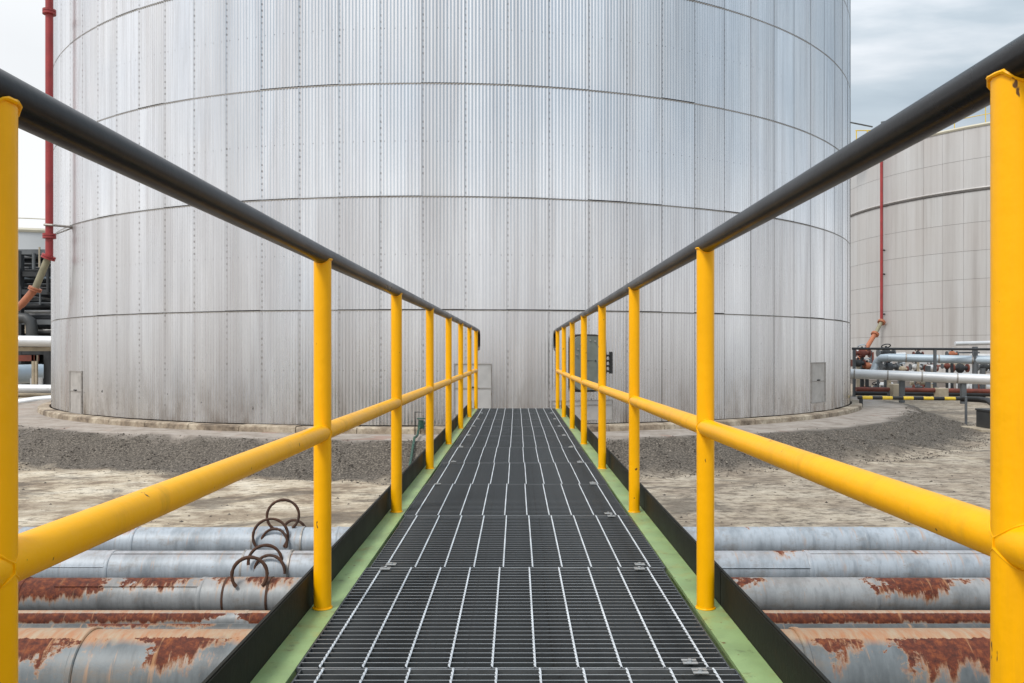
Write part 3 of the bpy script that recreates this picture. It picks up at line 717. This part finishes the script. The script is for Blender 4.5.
stm = MB().tube([(0,0,0),(0,0,1.1)], .028, 6).build('rim_post', M['hazyel'], None, False, True)
for k in range(48):
    a = 2*PI*k/48; inst(stm, 'rim_post', t2, ((R2-.1)*math.sin(a), -(R2-.1)*math.cos(a), 15.1))
def S2(px, R=R2+.25): return surf(px, R, C2X, D2)
x_, d_, a_ = S2(881.5)
r2 = thing('riser_pipe', (x_, d_, 0), 'thin red riser pipe down the face of the distant tank on the right', 'pipe', 'red foam riser pipes')
MB().tube([(x_, d_, 15.3), (x_, d_, PZ(321, d_))], .09, 12).build('pipe_run', M['red'], r2, True)
for y in (250, 274, 314): MB().tube([(x_, d_, PZ(y, d_)), (x_+.5, d_+.15, PZ(y, d_))], .05, 6).build('bracket', M['black'], r2)
pA = Vector((x_, d_, PZ(322, d_))); pB = Vector((PX(875, d_-.4), d_-.4, PZ(334, d_-.4))); pC = Vector((PX(867, d_-.9), d_-.9, PZ(347, d_-.9)))
flange(pA, pB-pA, .24, .07, M['orange'], r2); MB().tube([pA, pB], .12, 12).build('joint_pipe', M['olive'], r2, True)
flange(pB, pB-pA, .24, .07, M['orange'], r2); MB().tube([pB, pC, pC+Vector((-.8, -.3, -1.0))], .14, 12).build('elbow_pipe', M['orange'], r2, True)
# platform on the rim at the left
pfx, pfd, pfa = S2(868, R2); pf = thing('rim_platform', (pfx, pfd, 15.2), 'small railed platform with pipe stubs on the rim of the distant tank', 'platform')
MB().box((pfx-1.0, pfd-.6, 15.2), (pfx+1.0, pfd+.6, 15.3)).build('deck', M['hazyel'], pf)
for dx in (-1, -.3, .4, 1): MB().tube([(pfx+dx, pfd-.6, 15.3), (pfx+dx, pfd-.6, 16.5)], .035, 6).build('post', M['hazyel'], pf)
for z in (15.9, 16.5): MB().tube([(pfx-1.05, pfd-.6, z), (pfx+1.05, pfd-.6, z)], .035, 6).build('handrail', M['hazyel'], pf)
MB().tube([(pfx+.9, pfd, 15.3), (pfx+.9, pfd, 17.2), (pfx+1.5, pfd, 17.3), (pfx+1.5, pfd, 16.8)], .07, 8).build('vent_pipe', M['rackmid'], pf, True)
MB().tube([(pfx-1.7, pfd, 17.3), (pfx+.3, pfd, 16.9)], .05, 6).build('lamp_arm', M['rackmid'], pf)

# ------------------------------------------------------------------ right background pipework
def run(name, label, pts, r, m, group, supports=(), sm_=None, cat='pipe', bands=0, thin=.09):
    p0 = Vector(pts[0]); o = thing(name, (p0.x, p0.y, 0), label, cat, group)
    MB().tube(pts, r, 16).build('pipe_run', m, o, True)
    for (x, y, zt) in supports:
        MB().box((x-thin, y-thin, 0), (x+thin, y+thin, zt)).build('support', sm_ or M['rackmid'], o)
    if bands:
        a, b = Vector(pts[-2]), Vector(pts[-1])
        for k in range(bands):
            c = a+(b-a)*(k+.5)/bands; ax = (b-a).normalized(); MB().tube([c-ax*.03, c+ax*.03], r*1.04, 16).build('band', M['trim'], o, True)
    return o
grp = 'pipes of the background pipework on the right'
def Q(x, y, d): return Vector((PX(x, d), d, PZ(y, d)))
a_, b_ = Q(838, 373, 36.5), Q(1050, 382, 33.5)
run('background_pipe', 'white clad pipe, lower of the two fat ones behind the striped barrier', [a_, b_], .21, M['silver'], grp,
    [(Q(903, 0, 35.5).x, 35.6, 1.05), (Q(962, 0, 34.8).x, 34.7, .9)], bands=6)
run('background_pipe', 'fat blue grey pipe with an elbow at its left end, above the white one', [Q(873, 374, 41), Q(877, 362, 41), Q(882, 358, 40.6), Q(890, 357.5, 40), Q(1060, 362, 37.5)], .19, M['bluepipe'], grp,
    [(Q(930, 0, 39).x, 39.2, 1.5), (Q(985, 0, 38.5).x, 38.7, 1.4)], bands=5)
run('background_pipe', 'short white pipe behind the elbow of the blue grey one', [Q(876, 357, 43), Q(905, 355.5, 43)], .17, M['silver'], grp, [(Q(900, 0, 43).x, 43, 1.9)])
run('background_pipe', 'thin dark pipe highest in the right background rack', [Q(852, 348.5, 39), Q(1060, 349.5, 38)], .055, M['rackdark'], grp,
    [(Q(x, 0, 38.5).x, 38.6, 2.25) for x in (855, 936, 976)], M['rackmid'], thin=.055)
run('background_pipe', 'thin white pipe above the dark one beside the right post', [Q(955, 343.5, 40), Q(1050, 341.5, 40)], .10, M['silver'], grp, [(Q(975, 0, 40).x, 40, 2.4)])
run('background_pipe', 'brown pipe low down behind the white clad pipe', [Q(856, 389, 38), Q(1050, 392, 38)], .10, M['brownred'], grp, [(Q(890, 0, 38).x, 38, .4)])
run('background_pipe', 'dark pipe resting near the ground behind the barrier', [Q(855, 393, 38.6), Q(1050, 395, 38.6)], .10, M['rackdark'], grp)
# manifold equipment: pump bodies, valves and cabinets seen between the pipes
rnd = random.Random(3)
cols = [('rackdark', 'dark'), ('brownred', 'red brown'), ('silver', 'white'), ('tan', 'tan'), ('rackmid', 'grey'), ('orange', 'orange')]
spots = [(858,363),(867,366),(878,371),(889,367),(902,369),(916,367),(931,368),(947,366),(960,368),(984,367),(862,387),(876,389),(918,387),(932,390),(970,388),(986,387),(862,353),(886,353),(918,354),(952,354)]
ordn = ['first', 'second', 'third', 'fourth', 'fifth', 'sixth', 'seventh', 'eighth', 'ninth', 'tenth']; rows = {}
for k, (x, y) in enumerate(spots):
    ck, cn = cols[(k*5+k//3) % 6]; d = 40.5+rnd.random()*2.5; c = Q(x, y, d); s = rnd.uniform(.13, .24)
    row = 'above the fat blue grey pipe' if y < 358 else 'between the blue grey and white pipes' if y < 375 else 'under the white clad pipe'
    rows[row] = rows.get(row, -1)+1
    vv = thing('pipe_valve', (c.x, c.y, 0), '%s valve %s, %s counted from the big tank' % (cn, row, ordn[rows[row]]), 'valve', 'valves of the background pipework on the right')
    MB().tube([(c.x-s*1.7, c.y, c.z), (c.x-s*.8, c.y, c.z), (c.x-s*.5, c.y, c.z), (c.x+s*.5, c.y, c.z), (c.x+s*.8, c.y, c.z), (c.x+s*1.7, c.y, c.z)], [s*.5, s*.5, s, s, s*.5, s*.5], 10).build('valve_body', M[ck], vv, True)
    for q in (-1, 1): MB().tube([(c.x+q*s*1.5, c.y, c.z), (c.x+q*s*1.75, c.y, c.z)], s*.95, 10).build('flange', M['rackmid' if k % 2 else 'brownred'], vv, True)
    MB().tube([(c.x, c.y, c.z), (c.x, c.y, c.z+s*1.5)], s*.25, 6).build('stem', M['rackdark'], vv)
    MB().torus((c.x, c.y, c.z+s*1.5), (0,.5,1), s*.9, s*.12, 12, 5).build('handwheel', M[('brownred', 'bluepipe', 'rackdark')[k % 3]], vv, True)
    MB().box((c.x-s*.35, c.y-s*.3, 0), (c.x+s*.35, c.y+s*.3, c.z-s*.7)).build('stand', M[('tan', 'rackdark', 'rackmid')[k % 3]], vv)
mf = thing('pipe_manifold', (PX(925, 45), 45, 0), 'tangle of small white, red and grey pipes at the foot of the distant tank', 'pipework')
rn2 = random.Random(23)
for k in range(70):
    d = 43.5+rn2.random()*3.2; x = rn2.uniform(852, 1010); y = rn2.choice((rn2.uniform(350, 372), rn2.uniform(380, 394))); l_ = rn2.uniform(4, 26)
    m_ = M[rn2.choice(('silver', 'pale', 'brownred', 'rackmid', 'rackdark', 'tan', 'pale', 'silver'))]; r_ = rn2.choice((.045, .06, .09, .14))
    if rn2.random() < .68: MB().tube([Q(x, y, d), Q(x+l_, y, d)], r_, 8).build('small_pipe', m_, mf, True)
    else: MB().tube([(PX(x, d), d, max(.02, PZ(y, d)-rn2.uniform(.4, 1.3))), (PX(x, d), d, PZ(y, d))], r_, 8).build('small_riser', m_, mf, True)
for k, (x0, x1, y0, y1, mm, lab) in enumerate([(893, 905, 384, 400, 'tan', 'tan plinth block left of the two below the white pipe'), (939, 949, 388, 399, 'tan', 'tan plinth block right of the two below the white pipe')]):
    d = 37.6; o = MB().cbox((PX(x0, d), d, -.05), (PX(x1, d), d+.5, PZ(y0, d)), .03); tag(o.build('plinth_block', M[mm]), lab, 'concrete block')

# striped barrier, bollard post and dark box
db = 25.3
bx = thing('barrier_rail', (PX(862, db), db, 0), 'black and yellow striped barrier pipe ending in a bent black elbow', 'barrier')
edges = [858, 862, 872, 882, 892, 903, 913, 923, 933, 944, 955, 962]
for i in range(len(edges)-1):
    a, b = Q(edges[i], 397.5+.012*(edges[i]-860), db), Q(edges[i+1], 397.5+.012*(edges[i+1]-860), db)
    MB().tube([a, b], .055, 14).build('stripe', M['hazyel'] if i % 2 else M['hazblk'], bx, True)
MB().tube([Q(962, 398.7, db), Q(980, 399.5, db-.5), Q(988, 400.5, db-1.0), Q(993, 404, db-1.5), Q(994, 414, db-1.9)], .085, 14).build('elbow', M['hazblk'], bx, True)
MB().box((Q(861, 0, db).x-.04, db-.04, 0), (Q(861, 0, db).x+.04, db+.04, PZ(398, db))).build('support', M['rackdark'], bx)
po = MB(); c = Q(966, 0, 24.6); po.tube([(c.x, 24.6, -.03), (c.x, 24.6, PZ(396.5, 24.6))], .036, 10); po.tube([(c.x, 24.6, PZ(396.5, 24.6)), (c.x, 24.6, PZ(396.0, 24.6))], [.036, .01], 10)
tag(po.build('guide_post', M['rackmid'], None, True), 'thin upright grey post standing in front of the striped barrier', 'post')
bd = 22.6; x0, x1 = PX(976, bd+.8), PX(1015, bd); bxx = thing('equipment_box', ((x0+x1)/2, bd+.4, 0), 'dark grey metal box on a low slab beside the right post', 'box')
MB().cbox((x0, bd, .055), (x1, bd+.8, PZ(412, bd)), .012).build('body', M['boxgrey'], bxx); MB().cbox((x0-.02, bd-.02, PZ(412, bd)+.001), (x1+.02, bd+.82, PZ(410.8, bd)+.02), .01).build('lid', M['boxgrey'], bxx)
MB().cbox((x0-.35, bd-.1, -.04), (x1+.3, bd+1.1, .05), .015).build('slab', M['tan'], bxx)

# ------------------------------------------------------------------ left background
pt = thing('storage_tank', (-50, 92, 0), 'pale far tank whose top shows above the dark rack at the left edge', 'storage tank', 'round storage tanks')
tz = PZ(229, 79); cyl(-50, 92, 13, 0, tz).build('shell', M['pale'], pt, True)
MB().torus((-50, 92, tz), (0,0,1), 13, .22, 120, 6).build('top_rim', M['cream'], pt, True)
hr = MB().torus((-50, 92, tz+1.1), (0,0,1), 13, .05, 120, 5); hr.build('rim_handrail', M['cream'], pt, True)
dk = 44.0; kx0, kx1 = -40.0, -21.5; rack = thing('pipe_rack', (-30, dk, 0), 'tall dark pipe rack crowded with pipes behind the left edge of the big tank', 'pipe rack')
for x in [kx0+2.0*i for i in range(10)]:
    for y in (dk, dk+5): MB().box((x-.15, y-.15, 0), (x+.15, y+.15, PZ(251, dk))).build('column', M['rackdark'], rack)
for y_ in (252, 274, 292, 322, 338, 352):
    z = PZ(y_, dk)
    for y in (dk-.01, dk+5.01): MB().box((kx0, y-.12, z-.13), (kx1, y+.12, z+.13)).build('beam', M['rackmid'] if y_ in (252, 322) else M['rackdark'], rack)
    for x in [kx0+2.0*i for i in range(10)]: MB().box((x-.1, dk+.13, z-.12), (x+.1, dk+4.88, z+.12)).build('cross_beam', M['rackdark'], rack)
rnd = random.Random(11); yv = 255.0; k = 0
while yv < 334:
    d = dk+rnd.uniform(.4, 4.4); r = rnd.choice((.07, .1, .13, .17)); mm = rnd.choice(('rackdark', 'rackdark', 'rackmid', 'silver', 'rackdark', 'bluepipe'))
    MB().tube([(kx0, d, PZ(yv, d)), (kx1, d, PZ(yv, d))], r, 10).build('rack_pipe', M[mm], rack, True); yv += rnd.uniform(2.0, 4.2)
for q in range(14):
    x = -27+rnd.uniform(-1.5, 4); d = dk-.3+rnd.random()*.3; z0 = PZ(rnd.uniform(262, 335), dk); MB().tube([(x, d, z0), (x, d, z0+rnd.uniform(.8, 2))], rnd.choice((.05, .08)), 8).build('rack_riser', M[rnd.choice(('rackmid', 'rackdark', 'tan'))], rack, True)
MB().box((kx0, dk+5.3, 0), (kx1, dk+5.5, PZ(262, dk+5.3))).build('back_panel', M['rackdark'], rack)
MB().tube([Q(20, 318, dk-.6), Q(26, 318, dk-.6), Q(31, 322, dk-.6), Q(32, 330, dk-.6), Q(32, 337, dk-.6)], .28, 12).build('bent_pipe', M['boxgrey'], rack, True)
gl = 'pipes of the background pipework on the left'
run('background_pipe', 'thick white pipe high in the left background, below the dark rack', [Q(-40, 340, 34), Q(60, 341.5, 34)], .22, M['silver'], gl, [(Q(46, 0, 34).x, 34.5, 2.2), (Q(-5, 0, 34).x, 34.5, 2.2)], M['rackdark'])
o = MB().box((PX(-40, 34.6), 34.3, PZ(351, 34.3)), (PX(60, 34.6), 34.7, PZ(347.0, 34.3))); tag(o.build('pipe_beam', M['tan']), 'beige beam just under the thick white pipe at left', 'beam')
run('background_pipe', 'straight white pipe low in the left background above the silver one', [Q(-40, 388, 31), Q(60, 389, 31)], .16, M['silver'], gl, [(Q(10, 0, 31).x, 31.2, .6)])
run('background_pipe', 'silver pipe nearest the ground at left, rising to the right', [Q(-40, 404, 29.5), Q(15, 403, 29.5), Q(36, 400, 29.8), Q(60, 398, 30)], .13, M['silver'], gl)
run('background_pipe', 'beige pipe between the two low pale pipes at left', [Q(-40, 395.5, 31.5), Q(60, 394, 31.5)], .10, M['tan'], gl)
MB_ = MB().tube([(PX(22, 37), 36, PZ(374, 37)), (PX(22, 37), 38.5, PZ(374, 37))], .42, 20); MB_.tube([(PX(22, 37), 35.85, PZ(374, 37)), (PX(22, 37), 36, PZ(374, 37))], [.25, .42], 20)
tag(MB_.build('pump_vessel', M['bluepipe'], None, True), 'blue grey round vessel seen end on behind the left yellow post', 'vessel')
fr = thing('support_frame', (PX(40, 36), 36, 0), 'red brown frame with a dark column beside the round vessel', 'frame')
MB().box((PX(18, 36), 35.9, PZ(361, 36)), (PX(38, 36), 36.1, PZ(355, 36))).build('beam', M['brownred'], fr)
for x in (34, 37): MB().box((PX(x, 36)-.05, 35.9, 0), (PX(x, 36)+.05, 36.0, PZ(355, 36))).build('post', M['tan'], fr)
MB().box((PX(41, 36), 36.2, 0), (PX(49, 36), 36.6, PZ(350, 36))).build('column', M['rackdark'], fr)
MB().box((PX(26, 36), 36.3, 0), (PX(39, 36), 36.7, PZ(378, 36))).build('plinth', M['pale'], fr)

# ------------------------------------------------------------------ render
scn.render.engine = 'CYCLES'
scn.cycles.max_bounces = 6
